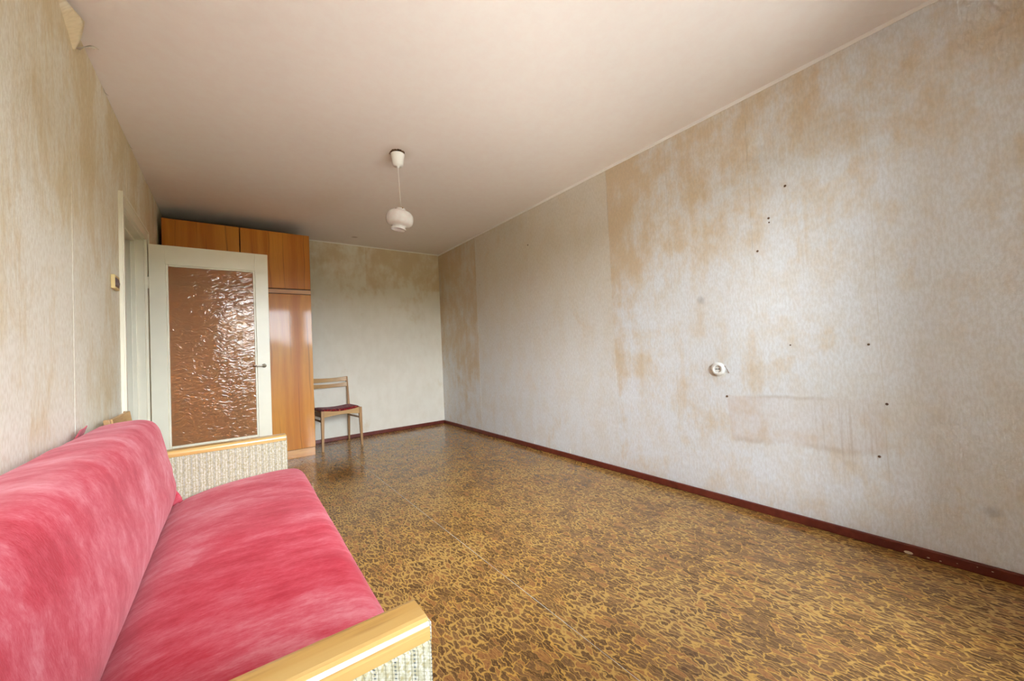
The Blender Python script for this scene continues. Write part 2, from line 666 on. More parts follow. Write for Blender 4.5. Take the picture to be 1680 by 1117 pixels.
def mat_rippled_glass():
    nb = NB('rippled_door_glass')
    X, Y, Z = nb.sep(nb.obj())
    w = nb.noise(nb.comb(X, Z, 0.0), 9, 2, .5, two=True)
    r = nb.noise(nb.comb(nb.add(nb.mul(X, 12.0), nb.mul(w, 2.5)), nb.add(nb.mul(Z, 56.0), nb.mul(w, 5.0)), 0.0), 1.0, 1, .5, two=True)
    bmp = nb.bump(r, 1.0, .0035)
    bmp2 = nb.bump(r, 1.0, .0024)
    t = nb.n('ShaderNodeBsdfTransparent')
    t.inputs[0].default_value = C(246, 228, 208)
    rf = nb.n('ShaderNodeBsdfRefraction')
    rf.inputs['Color'].default_value = C(250, 236, 220)
    rf.inputs['Roughness'].default_value = .28
    rf.inputs['IOR'].default_value = 1.10
    nb.lk(bmp, rf.inputs['Normal'])
    df = nb.n('ShaderNodeBsdfDiffuse')
    df.inputs['Color'].default_value = C(214, 180, 140)
    nb.lk(bmp, df.inputs['Normal'])
    g = nb.n('ShaderNodeBsdfGlossy')
    g.inputs['Roughness'].default_value = .10
    nb.lk(bmp2, g.inputs['Normal'])
    m1 = nb.n('ShaderNodeMixShader')
    m1.inputs[0].default_value = .50
    nb.lk(t.outputs[0], m1.inputs[1])
    nb.lk(rf.outputs[0], m1.inputs[2])
    m2 = nb.n('ShaderNodeMixShader')
    m2.inputs[0].default_value = .20
    nb.lk(m1.outputs[0], m2.inputs[1])
    nb.lk(df.outputs[0], m2.inputs[2])
    fr = nb.n('ShaderNodeFresnel')
    fr.inputs[0].default_value = 1.42
    nb.lk(bmp2, fr.inputs['Normal'])
    m3 = nb.n('ShaderNodeMixShader')
    nb.lk(fr.outputs[0], m3.inputs[0])
    nb.lk(m2.outputs[0], m3.inputs[1])
    nb.lk(g.outputs[0], m3.inputs[2])
    nb.lk(m3.outputs[0], nb.out.inputs[0])
    return nb.m


def mat_opal():
    nb = NB('opal_glass')
    P = nb.obj()
    n = nb.noise(P, 22, 2, .6)
    col = nb.mix(nb.mr(n, .35, .65), C(253, 250, 250), C(249, 240, 240))
    nb.set(color=col, rough=.2, spec=.5)
    tr = nb.n('ShaderNodeBsdfTranslucent')
    tr.inputs[0].default_value = C(252, 244, 240)
    mx = nb.n('ShaderNodeMixShader')
    mx.inputs[0].default_value = .12
    nb.lk(nb.b.outputs[0], mx.inputs[1])
    nb.lk(tr.outputs[0], mx.inputs[2])
    nb.lk(mx.outputs[0], nb.out.inputs[0])
    return nb.m


def mat_window_glass():
    nb = NB('window_glass')
    t = nb.n('ShaderNodeBsdfTransparent')
    t.inputs[0].default_value = (.95, .97, .97, 1)
    g = nb.n('ShaderNodeBsdfGlossy')
    g.inputs['Roughness'].default_value = .02
    fr = nb.n('ShaderNodeFresnel')
    fr.inputs[0].default_value = 1.45
    mx = nb.n('ShaderNodeMixShader')
    nb.lk(fr.outputs[0], mx.inputs[0])
    nb.lk(t.outputs[0], mx.inputs[1])
    nb.lk(g.outputs[0], mx.inputs[2])
    nb.lk(mx.outputs[0], nb.out.inputs[0])
    return nb.m


def mat_baseboard():
    nb = NB('red_brown_gloss_paint')
    P = nb.pos()
    n = nb.noise(P, 20, 2, .6)
    col = nb.mix(nb.mr(n, .3, .7), C(96, 38, 27), C(114, 50, 37))
    col = nb.mix(nb.mr(nb.noise(P, 55, 2, .7), .74, .78, 0, .8), col, C(196, 176, 150))
    nb.set(color=col, rough=.38, spec=.45, normal=nb.bump(n, .1, .003))
    return nb.m


M_RIGHT, M_LEFT, M_BACK = mat_wall_right(), mat_wall_left(), mat_wall_back()
M_CEIL, M_LINO, M_VENEER = mat_ceiling(), mat_lino(), mat_veneer()
M_BASE = mat_baseboard()
M_PLASTER = mat_plain('bare_plaster', C(214, 206, 192), .9, .15, .12, 8, .2, 80)
M_WHITEP = mat_plain('white_ceiling_edge_paint', C(250, 246, 240), .6, .3, .03, 10)
M_DOORP = mat_plain('cream_gloss_paint', C(244, 236, 214), .30, .5, .05, 5, .06, 22)
M_HALL = mat_plain('hall_wall_paint', C(216, 208, 190), .8, .2, .08, 5)
M_CONCRETE = mat_plain('subfloor_concrete', C(120, 108, 92), .9, .15, .2, 9)
M_DARKGAP = mat_plain('dark_fibreboard', C(58, 34, 24), .7, .2, .2, 12)
M_SIDE = mat_plain('dark_red_brown_edge_board', C(92, 44, 24), .45, .4, .15, 14)
M_PLINTH = mat_wood('light_plinth_wood', C(214, 158, 92), C(198, 134, 66), C(168, 104, 46), 0, .35, .5)
M_OAK_X = mat_wood('honey_oak_cap', C(198, 160, 98), C(182, 138, 74), C(142, 96, 50), 0, .30, .4)
M_CHAIR = mat_wood('chair_beech', C(188, 146, 100), C(170, 126, 80), C(138, 94, 56), 2, .45, .25)
M_RAIL = mat_wood('chair_beech_rail', C(200, 160, 106), C(184, 140, 86), C(150, 104, 60), 0, .45, .25)
M_SEATV, M_BACKV = mat_velvet('red_velvet_seat', True), mat_velvet('red_velvet_back', False)
M_WEAVE, M_SEATC = mat_weave('cream_woven_upholstery'), mat_seat_cloth()
M_RGLASS, M_WGLASS = mat_rippled_glass(), mat_window_glass()
M_CHROME = mat_plain('worn_nickel', C(190, 186, 178), .28, .5, metal=1.0)
M_PORC = mat_plain('white_porcelain', C(232, 230, 224), .25, .5)
M_DARK = mat_plain('dark_hole', C(30, 26, 24), .9, .1)
M_HOLE = mat_plain('ragged_plaster_hole', C(176, 140, 108), .9, .1, .6, 60)
M_NAIL = mat_plain('rusty_nail', C(112, 88, 70), .6, .3, metal=.3)
M_TEAR = mat_plain('torn_white_paper_edge', C(246, 243, 236), .9, .1)
M_PAPERBACK = mat_plain('wallpaper_reverse', C(214, 208, 192), .9, .1, .1, 9)
M_CREAMPL = mat_plain('yellowed_plastic', C(226, 200, 140), .4, .4)
M_BROWNPL = mat_plain('brown_bakelite', C(74, 34, 24), .3, .5)
M_CANOPY = mat_plain('white_plastic', C(244, 242, 236), .35, .5)
M_BRASS = mat_plain('aged_brass', C(170, 130, 70), .4, .5, metal=1.0)
M_OPAL = mat_opal()
M_WIRE = mat_plain('brown_wire', C(120, 78, 46), .7, .2)
M_CORD = mat_plain('white_cord', C(236, 230, 220), .6, .3)
M_CHIP = mat_plain('bare_wood_chip', C(214, 196, 168), .8, .2)
M_TREES = mat_plain('distant_foliage', C(84, 96, 66), .95, .05, .4, .2)

# ================================================================== the setting
# floor: concrete slab with two sheets of linoleum, seam at x = 1.50
floor = struct(box('floor', (-1.45, YF - .3, -.2), (W + .2, L + .2, -.004), M_CONCRETE))
for (x0, x1) in ((-.0, 1.4972), (1.5008, W)):
    box('linoleum_sheet', (x0, YF, -.004), (x1, L, 0), M_LINO, floor)
tube('seam_thread', [(1.499, YF + .02 + i * .11, -.0012 + .0006 * math.sin(i)) for i in range(50)], .0012, M_PAPERBACK, floor, 6)
box('hall_flooring', (-1.45, 2.2, -.004), (-.0, 4.8, -.0005), M_LINO, floor)

ceiling = struct(box('ceiling', (-1.45, YF - .3, H), (W + .2, L + .2, H + .2), M_CEIL))

DY0, DY1, DZ = 3.170, 3.955, 2.005          # door opening in the left wall
wall_right = struct(box('wall_right', (W, YF - .3, 0), (W + .2, L + .2, H), M_PLASTER))
wall_back = struct(box('wall_back', (-.14, L, 0), (W, L + .2, H), M_PLASTER))
wall_left = struct(boxes('wall_left', [((-.14, YF - .3, 0), (0, DY0, H)), ((-.14, DY1, 0), (0, L, H)),
                                       ((-.14, DY0, DZ), (0, DY1, H))], M_PLASTER))
wall_front = struct(boxes('wall_front', [((0, YF - .3, 0), (WX0, YF, H)), ((BX1, YF - .3, 0), (W, YF, H)), ((WX1, YF - .3, 0), (BX0, YF, WZ1)),
                                         ((WX0, YF - .3, 0), (WX1, YF, WZ0)), ((BX0, YF - .3, 0), (BX1, YF, BZ0)),
                                         ((WX0, YF - .3, WZ1), (BX1, YF, H))], M_LEFT))
hall = struct(boxes('wall_hall', [((-1.45, 2.2, 0), (-1.30, 4.8, H)), ((-1.45, 2.1, 0), (-.14, 2.2, H)),
                                  ((-1.45, 4.8, 0), (-.14, 4.9, H))], M_HALL))

# wallpaper, one piece for every pasted strip
T = .0008
seams_r = [YF, -.095, .435, .965, 1.495, 2.025, 2.555, 3.085, 3.615, 4.145, 4.675, L]
for i, (a, b) in enumerate(zip(seams_r, seams_r[1:])):
    t = T * (1.0 + .9 * (i % 2))
    box('wallpaper_strip', (W - t, a + .0006, .03), (W + .001, b - .0006, H - .014), M_RIGHT, wall_right)
seams_b = [.0, .39, .92, 1.45, 1.982, 2.512, W - .001]
for i, (a, b) in enumerate(zip(seams_b, seams_b[1:])):
    t = T * (1.0 + .9 * (i % 2))
    box('wallpaper_strip', (a, L - t, .03), (b, L + .001, H - .012), M_BACK, wall_back)
seams_l = [YF, .17, .70, 1.23, 1.76, 2.29, 2.82, 3.35, 3.88, 4.41, 4.94, L - .001]
for i, (a, b) in enumerate(zip(seams_l, seams_l[1:])):
    t = T * (1.0 + .9 * (i % 2))
    ps = []
    cut0, cut1, cz = DY0 - .03, DY1 + .03, DZ + .03
    for lo_y, hi_y, lo_z in ((a, min(b, cut0), .03), (max(a, cut0), min(b, cut1), cz), (max(a, cut1), b, .03)):
        if hi_y - lo_y > .002:
            ps.append(((-.001, lo_y, lo_z), (t, hi_y - .0003, H - .004)))
    boxes('wallpaper_strip', ps, M_LEFT, wall_left)

# small white tears where the strips meet the skirting board
for y in (4.15, 3.634, 3.118, 2.595):
    bm = bmesh.new()
    hgt = .03 + .02 * hsh(y)
    vs = [bm.verts.new(p) for p in ((W - .0022, y - .006, .045), (W - .0022, y + .006, .045), (W - .0022, y + .001, .052 + hgt),
                                    (W - .0005, y - .006, .045), (W - .0005, y + .006, .045), (W - .0005, y + .001, .052 + hgt))]
    for f in ((0, 1, 2), (5, 4, 3), (0, 3, 4, 1), (1, 4, 5, 2), (2, 5, 3, 0)):
        bm.faces.new([vs[k] for k in f])
    from_bm('paper_tear', bm, M_TEAR, wall_right)


def flap(name, root, du, dv, n_out, curl, parent, mat=M_PAPERBACK, w=.06, h=.07, bias=1.0):
    """a corner of wallpaper that has come loose and curls away from the wall"""
    root, du, dv, n_out = Vector(root), Vector(du), Vector(dv), Vector(n_out)

    def fn(u, v):
        taper = (1 - v) ** bias
        a = curl * v
        r = h / max(curl, .01)
        return root + du * ((u - .5) * w * (.06 + .94 * taper)) + dv * (r * math.sin(a)) + n_out * (r * (1 - math.cos(a)) + .0015)
    return grid(name, fn, 8, 10, mat, parent, thick=.0006)


# a big loose corner at the top of the left wall, with the torn tongue beside it
def big_flap(u, v):
    # u along the edge that is still pasted (from the ceiling line down to the tear), v out to the curled tip
    a = Vector((.0012, 2.02, 2.497)).lerp(Vector((.0012, 2.335, 2.375)), u)
    b = Vector((.052, 2.262, 2.470)).lerp(Vector((.004, 2.338, 2.372)), u)
    p = a.lerp(b, v)
    p.x += -.018 * math.sin(PI * v) + .006 * math.sin(PI * u) * v
    return p


grid('loose_paper_corner', big_flap, 12, 12, M_LEFT, wall_left, thick=.0006)


def tongue(u, v):
    p = Vector((.003, 2.33 + .10 * v, 2.385 + .055 * v)).lerp(Vector((.062, 2.435, 2.470)), u)
    p.z += .022 * math.sin(PI * u) * (.3 + .7 * v)
    return p


grid('torn_paper_tongue', tongue, 10, 6, M_PAPERBACK, wall_left, thick=.0006)
flap('loose_paper_chip', (.001, 2.83, 2.497), (0, 1, 0), (0, 0, -1), (1, 0, 0), 1.2, wall_left, M_PAPERBACK, .03, .035)
flap('loose_paper_chip', (.001, 3.47, 2.497), (0, 1, 0), (0, 0, -1), (1, 0, 0), 1.2, wall_left, M_PAPERBACK, .03, .03)
flap('loose_paper_chip', (.001, 4.02, 2.49), (0, 1, 0), (0, 0, -1), (1, 0, 0), 1.0, wall_left, M_TEAR, .045, .06)
flap('loose_paper_chip', (W - .001, 4.66, 2.487), (0, 1, 0), (0, 0, -1), (-1, 0, 0), .9, wall_right, M_RIGHT, .06, .06)
flap('loose_paper_chip', (1.63, L - .001, 2.487), (1, 0, 0), (0, 0, -1), (0, -1, 0), .9, wall_back, M_BACK, .04, .05)

# grey scuffs, rust marks and nail holes on the right wall
for k, (y, z, r) in enumerate(((1.162, .678, .0065), (.426, .692, .0055), (.465, .434, .0055), (.782, 1.886, .006), (.872, 1.73, .006),
                               (.871, 1.705, .004), (.94, 1.553, .006), (3.08, 2.123, .007), (.804, .99, .004), (.477, .981, .005),
                               (4.063, 1.867, .012), (4.804, .976, .012))):
    bm = bmesh.new()
    add_lathe(bm, [(0, .0045), (r * .6, .004), (r, .0015), (r * 1.1, 0)], 10)
    bmesh.ops.transform(bm, matrix=Matrix.Translation((W - .0016, y, z)) @ Matrix.Rotation(-PI / 2, 4, 'Y'), verts=bm.verts)
    from_bm('nail' if r < .01 else 'wall_plug', bm, M_NAIL if r < .01 else M_PAPERBACK, wall_right, True)

# painted edge where the ceiling paint runs down onto the wall paper
struct(box('trim_1', (W - .006, YF, H - .020), (W, L, H), M_WHITEP))
struct(box('trim_2', (0, L - .004, H - .013), (W - .004, L, H), M_WHITEP))

# skirting boards
BH, BT = .046, .018
struct(box('baseboard_right', (W - BT, YF, 0), (W, L, BH), M_BASE, None, .005))
struct(box('baseboard_back', (0, L - BT, 0), (W - BT, L, BH), M_BASE, None, .005))
bl = struct(boxes('baseboard_left', [((0, YF, 0), (BT, DY0 - .075, BH)), ((0, DY1 + .075, 0), (BT, L - BT, BH))], M_BASE, None, .005))
struct(box('baseboard_front', (BT, YF, 0), (W - BT, YF + BT, BH), M_BASE, None, .005))
bright = bpy.data.objects['baseboard_right']
for y, w, z in ((.385, .030, .010), (.322, .010, .012), (.285, .007, .012), (.236, .005, .022), (.18, .004, .03), (.14, .006, .028)):
    bm = bmesh.new()
    add_lathe(bm, [(0, .0012), (1, .0010), (1.05, 0)], 8)
    bmesh.ops.transform(bm, matrix=Matrix.Translation((W - BT - .0002, y, z)) @ Matrix.Rotation(-PI / 2, 4, 'Y') @
                        Matrix.Diagonal((w * .22, w * .5, 1, 1)), verts=bm.verts)
    from_bm('paint_chip', bm, M_CHIP, bright, False)

# window in the wall behind the camera
win = struct(boxes('window_1', [((WX0, YF - .16, WZ0), (WX0 + .06, YF - .08, WZ1)), ((WX1 - .06, YF - .16, WZ0), (WX1, YF - .08, WZ1)),
                                ((WX0 + .06, YF - .16, WZ0), (WX1 - .06, YF - .08, WZ0 + .06)),
                                ((WX0 + .06, YF - .16, WZ1 - .06), (WX1 - .06, YF - .08, WZ1))], M_DOORP))
w3 = (WX1 - WX0 - .12) / 2
for k in range(2):
    a = WX0 + .06 + k * w3
    b = a + w3
    s = boxes('sash', [((a + .002, YF - .15, WZ0 + .062), (a + .045, YF - .10, WZ1 - .062)), ((b - .045, YF - .15, WZ0 + .062), (b - .002, YF - .10, WZ1 - .062)),
                       ((a + .045, YF - .15, WZ0 + .062), (b - .045, YF - .10, WZ0 + .105)), ((a + .045, YF - .15, WZ1 - .105), (b - .045, YF - .10, WZ1 - .062))],
              M_DOORP, win)
    box('pane', (a + .045, YF - .127, WZ0 + .105), (b - .045, YF - .123, WZ1 - .105), M_WGLASS, s)
box('window_sill', (WX0 - .05, YF - .09, WZ0 - .03), (WX1 + .05, YF + .10, WZ0), M_DOORP, win, .006)

# glazed balcony door next to it
bal = struct(boxes('door_1', [((BX0, YF - .16, BZ0), (BX0 + .05, YF - .08, WZ1)), ((BX1 - .05, YF - .16, BZ0), (BX1, YF - .08, WZ1)),
                              ((BX0 + .05, YF - .16, WZ1 - .05), (BX1 - .05, YF - .08, WZ1)), ((BX0 + .05, YF - .16, BZ0), (BX1 - .05, YF - .08, BZ0 + .03))], M_DOORP))
a, b = BX0 + .052, BX1 - .052
s_ = boxes('sash', [((a, YF - .15, BZ0 + .032), (a + .06, YF - .10, WZ1 - .052)), ((b - .06, YF - .15, BZ0 + .032), (b, YF - .10, WZ1 - .052)),
                    ((a + .06, YF - .15, WZ1 - .112), (b - .06, YF - .10, WZ1 - .052)), ((a + .06, YF - .15, BZ0 + .032), (b - .06, YF - .10, .34))], M_DOORP, bal)
box('pane', (a + .06, YF - .127, .34), (b - .06, YF - .123, WZ1 - .112), M_WGLASS, s_)

# the tops of the trees across the yard
bm = bmesh.new()
ring = []
for k in range(120):
    a = PI + PI * k / 119.0
    R_ = 46 + 5 * hsh(k, 3)
    top = 3.0 + 1.6 * hsh(k, 1) + .8 * math.sin(k * .37)
    ring.append((R_, a, top))
lo = [bm.verts.new((R_ * math.cos(a) + 1.5, R_ * math.sin(a), -14)) for R_, a, t in ring]
md = [bm.verts.new(((R_ - 2) * math.cos(a) + 1.5, (R_ - 2) * math.sin(a), -2)) for R_, a, t in ring]
tp = [bm.verts.new(((R_ + 1) * math.cos(a) + 1.5, (R_ + 1) * math.sin(a), t)) for R_, a, t in ring]
bk = [bm.verts.new(((R_ + 8) * math.cos(a) + 1.5, (R_ + 8) * math.sin(a), -14)) for R_, a, t in ring]
for A, B in ((lo, md), (md, tp), (tp, bk)):
    for k in range(119):
        bm.faces.new((A[k], A[k + 1], B[k + 1], B[k]))
trees = from_bm('tree_line', bm, M_TREES, None, True)
struct(trees, 'row of trees standing across the yard outside the window', 'trees')

# ------------------------------------------------------------------ doorway
CW = .072
casing = struct(boxes('trim_3', [((0, DY0 - CW + .012, 0), (.016, DY0 + .012, DZ + CW - .012)), ((0, DY1 - .012, 0), (.016, DY1 + CW - .012, DZ + CW - .012)),
                                 ((0, DY0 + .012, DZ - .012), (.016, DY1 - .012, DZ + CW - .012))], M_DOORP, None, .003))
boxes('casing_bead', [((.016, DY0 - CW + .012, 0), (.023, DY0 - CW + .026, DZ + CW - .012)), ((.016, DY1 + CW - .026, 0), (.023, DY1 + CW - .012, DZ + CW - .012)),
                      ((.016, DY0 - CW + .026, DZ + CW - .026), (.023, DY1 + CW - .026, DZ + CW - .012))], M_DOORP, casing, .002)
boxes('jamb_lining', [((-.14, DY0 - .001, 0), (0, DY0 + .022, DZ)), ((-.14, DY1 - .022, 0), (0, DY1 + .001, DZ)),
                      ((-.14, DY0 + .022, DZ - .022), (0, DY1 - .022, DZ + .001))], M_DOORP, casing, .002)
boxes('door_stop', [((-.14, DY0 + .022, 0), (-.046, DY0 + .036, DZ - .022)), ((-.14, DY1 - .036, 0), (-.046, DY1 - .022, DZ - .022)),
                    ((-.14, DY0 + .036, DZ - .036), (-.046, DY1 - .036, DZ - .022))], M_DOORP, casing, .002)
boxes('stop_bead', [((-.075, DY1 - .040, 0), (-.069, DY1 - .035, DZ - .04))], M_DOORP, casing)
box('threshold', (-.14, DY0 + .022, -.004), (0, DY1 - .022, .012), M_BASE, casing, .004)

# door leaf, swung 90 degrees into the room
DXA, DXB, DYA, DYB, DTOP, DBOT = .022, .790, 3.955, 3.995, 1.966, .014
door = thing('interior_door', 'open cream painted door with a large brown rippled glass pane', 'door', (DXA, (DYA + DYB) / 2, 0))
DO = (DXA, (DYA + DYB) / 2, 0)
GX0, GX1, GZ0, GZ1 = .132, .680, .405, 1.803
B = .014
box('stile', (DXA, DYA, DBOT), (GX0 - B, DYB, DTOP), M_DOORP, door, .003, org=DO)
box('stile', (GX1 + B, DYA, DBOT), (DXB, DYB, DTOP), M_DOORP, door, .003, org=DO)
box('top_rail', (GX0 - B, DYA + .0004, GZ1 + B), (GX1 + B, DYB - .0004, DTOP), M_DOORP, door, org=DO)
box('bottom_panel', (GX0 - B, DYA + .0004, DBOT), (GX1 + B, DYB - .0004, GZ0 - B), M_DOORP, door, org=DO)
for (a, b) in (((GX0 - B, DYA + .006, GZ0 - B), (GX0, DYB - .006, GZ1 + B)), ((GX1, DYA + .006, GZ0 - B), (GX1 + B, DYB - .006, GZ1 + B)),
               ((GX0, DYA + .006, GZ1), (GX1, DYB - .006, GZ1 + B)), ((GX0, DYA + .006, GZ0 - B), (GX1, DYB - .006, GZ0))):
    box('glazing_bead', a, b, M_DOORP, door, .003, org=DO)
pane = box('glass_pane', (GX0, 3.9735, GZ0), (GX1, 3.9775, GZ1), M_RGLASS, door, org=DO)
pane['label'] = 'brown-looking rippled glass pane'
hx, hz = .744, .993
hnd = lathe('handle_rose', [(0, 0), (.017, 0), (.017, .004), (.012, .008), (.008, .010), (0, .010)], M_CHROME, door, 24,
            Matrix.Translation((hx, DYA, hz)) @ Matrix.Rotation(PI / 2, 4, 'X'), DO)
hnd['label'] = 'small nickel lever handle with round rose'
tube('handle_lever', [(hx, DYA - .004, hz), (hx, DYA - .030, hz), (hx - .004, DYA - .040, hz), (hx - .014, DYA - .044, hz),
                      (hx - .050, DYA - .045, hz + .002), (hx - .082, DYA - .044, hz + .001)], [.008, .0075, .0075, .007, .0055, .0045], M_CHROME, hnd, 12, DO)
for z in (.32, 1.62):
    tube('hinge', [(DXA - .004, DYA - .006, z), (DXA - .004, DYA - .006, z + .09)], .0055, M_DOORP, door, 10, DO)

# ------------------------------------------------------------------ switch box
SO = (0, 2.96, 1.497)
swt = thing('light_switch', 'yellowed switch box with a dark brown rocker beside the doorway', 'switch', SO)
boxes('switch_frame', [((.0016, 2.905, 1.46), (.018, 2.912, 1.535)), ((.0016, 3.003, 1.46), (.018, 3.015, 1.535)),
                       ((.0016, 2.917, 1.46), (.018, 3.003, 1.472)), ((.0016, 2.917, 1.523), (.018, 3.003, 1.535))], M_CREAMPL, swt, .002, SO)
bar('rocker', [((.010, 2.9585, 1.473), (.0, .045, 0), (.008, 0, 0)), ((.012, 2.9585, 1.4975), (.0, .045, 0), (.010, 0, 0)), ((.010, 2.9585, 1.522), (.0, .045, 0), (.007, 0, 0))],
    M_BROWNPL, swt, .002, SO)

# ------------------------------------------------------------------ wall socket
OO = (W, 1.205, .851)
OM = Matrix.Translation(OO) @ Matrix.Rotation(-PI / 2, 4, 'Y')
soc = thing('wall_socket', 'round white wall socket on the right wall', 'socket', OO)
lathe('socket_cover', [(.043, .001), (.043, .010), (.040, .016), (.032, .020), (.024, .0205), (.0215, .018), (.0205, .008), (0, .008)], M_PORC, soc, 40, OM, OO)
lathe('socket_insert', [(.0205, .008), (.019, .012), (.016, .0125), (0, .0125)], M_PORC, soc, 32, OM, OO)
box('insert_slot', (W - .0140, 1.205 - .014, .8495), (W - .0120, 1.205 + .014, .8525), M_DARK, soc, org=OO)
for s in (-1, 1):
    lathe('contact_hole', [(0, .0142), (.0028, .0142), (.0030, .012)], M_DARK, soc, 12,
          Matrix.Translation((W, 1.205 + s * .0095, .851)) @ Matrix.Rotation(-PI / 2, 4, 'Y'), OO)
tube('wire_tail', [(W - .004, 1.165, .872), (W - .012, 1.158, .866), (W - .013, 1.148, .85), (W - .006, 1.143, .832), (W - .002, 1.142, .826)], .0018, M_WIRE, soc, 8, OO)

# ------------------------------------------------------------------ pendant lamp
LO = Vector((1.515, 2.66, H))
lamp = thing('pendant_lamp', 'white onion-shaped opal glass pendant lamp hanging from the ceiling', 'lamp', LO)
lathe('ceiling_hole', [(0, -.0012), (.030, -.0012), (.044, -.001), (.050, -.0002)], M_HOLE, lamp, 36, Matrix.Translation(LO), LO,
      wob=lambda k, z: 1 + .10 * math.sin(k * 1.9) * math.sin(k * .7))
for k in range(7):
    a = k * .9 + .3
    r0 = .034 + .02 * hsh(k)
    pts = [(LO.x + r0 * math.cos(a + q * .5) * (1 + .25 * math.sin(3 * q)), LO.y + r0 * math.sin(a + q * .5) * (1 + .25 * math.cos(2 * q)),
            H - .002 - .020 * math.sin(PI * q / 4) * (.5 + hsh(k, 2) * .5)) for q in range(5)]
    tube('loose_wire', pts, .0016, M_WIRE if k % 3 else M_DARK, lamp, 6, LO)
CM = Matrix.Translation((LO.x, LO.y, 0))
lathe('canopy', [(.046, 2.486), (.0485, 2.486), (.0485, 2.478), (.046, 2.470), (.036, 2.408), (.033, 2.400), (.010, 2.397), (.009, 2.388), (.0035, 2.384), (0, 2.384)],
      M_CANOPY, lamp, 40, CM, LO)
SH = Vector((LO.x + .010, LO.y - .004, 2.095))
tube('cord', [(LO.x, LO.y, 2.478), (LO.x, LO.y, 2.386), (LO.x + .003, LO.y - .001, 2.25), (LO.x + .007, LO.y - .003, 2.15), (SH.x, SH.y, SH.z - .004)], .0016, M_CORD, lamp, 8, LO)
TM = Matrix.Translation(SH) @ Matrix.Rotation(math.radians(9), 4, Vector((.594, .804, 0))) 
lathe('shade_holder', [(.0, .002), (.022, 0), (.026, -.004), (.026, -.012), (.020, -.014)], M_BRASS, lamp, 24, TM, LO)
for k in range(3):
    a = k * 2 * PI / 3 + .5
    tube('holder_screw', [TM @ Vector((.024 * math.cos(a), .024 * math.sin(a), -.010)), TM @ Vector((.040 * math.cos(a), .040 * math.sin(a), -.010))], .003, M_BRASS, lamp, 8, LO)
sp = [(.029, -.006), (.031, -.006), (.033, -.014), (.036, -.024), (.052, -.027), (.074, -.034), (.088, -.047), (.0945, -.066), (.0955, -.088),
      (.093, -.106), (.086, -.120), (.072, -.129), (.056, -.132), (.047, -.136), (.046, -.142), (.050, -.150), (.0545, -.157), (.0545, -.161),
      (.051, -.161), (.045, -.148), (.043, -.138), (.050, -.130), (.068, -.125), (.082, -.116), (.089, -.103), (.0915, -.086), (.0905, -.068),
      (.084, -.050), (.071, -.038), (.050, -.031), (.031, -.026), (.029, -.006)]
shade = lathe('glass_shade', sp, M_OPAL, lamp, 56, TM, LO, wob=lambda k, z: 1 + .006 * math.cos(k * 2 * PI / 56 * 14) * (1 if -.125 < z < -.03 else 0))
lathe('bulb', [(0, -.040), (.012, -.042), (.014, -.060), (.026, -.078), (.029, -.092), (.022, -.112), (.010, -.120), (0, -.122)], M_PORC, lamp, 24, TM, LO)

# ------------------------------------------------------------------ wardrobe and the cabinet on top of it
XA, XM, XB, YW = .030, .609, 1.231, 4.622
WO = (.63, 4.9, 0)
ward = thing('wardrobe', 'tall glossy orange-brown veneer wardrobe standing behind the open door', 'wardrobe', WO)
boxes('carcass', [((XA, YW + .020, .0), (XA + .018, L - .03, 1.779)), ((XB - .018, YW + .020, .0), (XB, L - .03, 1.779)),
                  ((XA + .018, L - .04, .0), (XB - .018, L - .03, 1.779)), ((XA + .018, YW + .020, .075), (XB - .018, L - .04, .089)),
                  ((XM - .009, YW + .024, .089), (XM + .009, L - .04, 1.729)), ((XA + .018, YW + .020, 1.729), (XB - .018, L - .04, 1.779))], M_SIDE, ward, 0, WO)
box('top_rail', (XA + .001, YW + .002, 1.733), (XB - .002, YW + .020, 1.776), M_PLINTH, ward, .002, org=WO)
for a, b in ((XA + .001, XM - .0025), (XM + .0025, XB - .003)):
    d = box('cabinet_door', (a, YW, .091), (b, YW + .019, 1.726), M_VENEER, ward, .0015, org=WO)
    xk = b - .035 if a < .3 else a + .035
    lathe('key_escutcheon', [(0, .003), (.006, .003), (.008, .001), (.008, 0)], M_BRASS, d, 16,
          Matrix.Translation((xk, YW, .99)) @ Matrix.Rotation(PI / 2, 4, 'X'), WO)
box('plinth', (XA + .004, YW + .006, 0), (XB - .004, YW + .020, .086), M_PLINTH, ward, .002, org=WO)
TO = (.63, 4.9, 1.781)
topc = thing('top_cabinet', 'glossy orange-brown two-door cabinet stacked on the wardrobe under the ceiling', 'cabinet', TO)
boxes('carcass', [((XA, YW + .020, 1.781), (XA + .018, L - .03, 2.372)), ((XB - .018, YW + .020, 1.781), (XB, L - .03, 2.372)),
                  ((XA + .018, L - .04, 1.781), (XB - .018, L - .03, 2.372)), ((XA + .018, YW + .020, 1.781), (XB - .018, L - .04, 1.797)),
                  ((XA + .018, YW + .020, 2.356), (XB - .018, L - .04, 2.372))], M_SIDE, topc, 0, TO)
for a, b in ((XA + .001, XM - .004), (XM + .004, XB - .003)):
    box('cabinet_door', (a, YW, 1.786), (b, YW + .019, 2.374), M_VENEER, topc, .0015, org=TO)

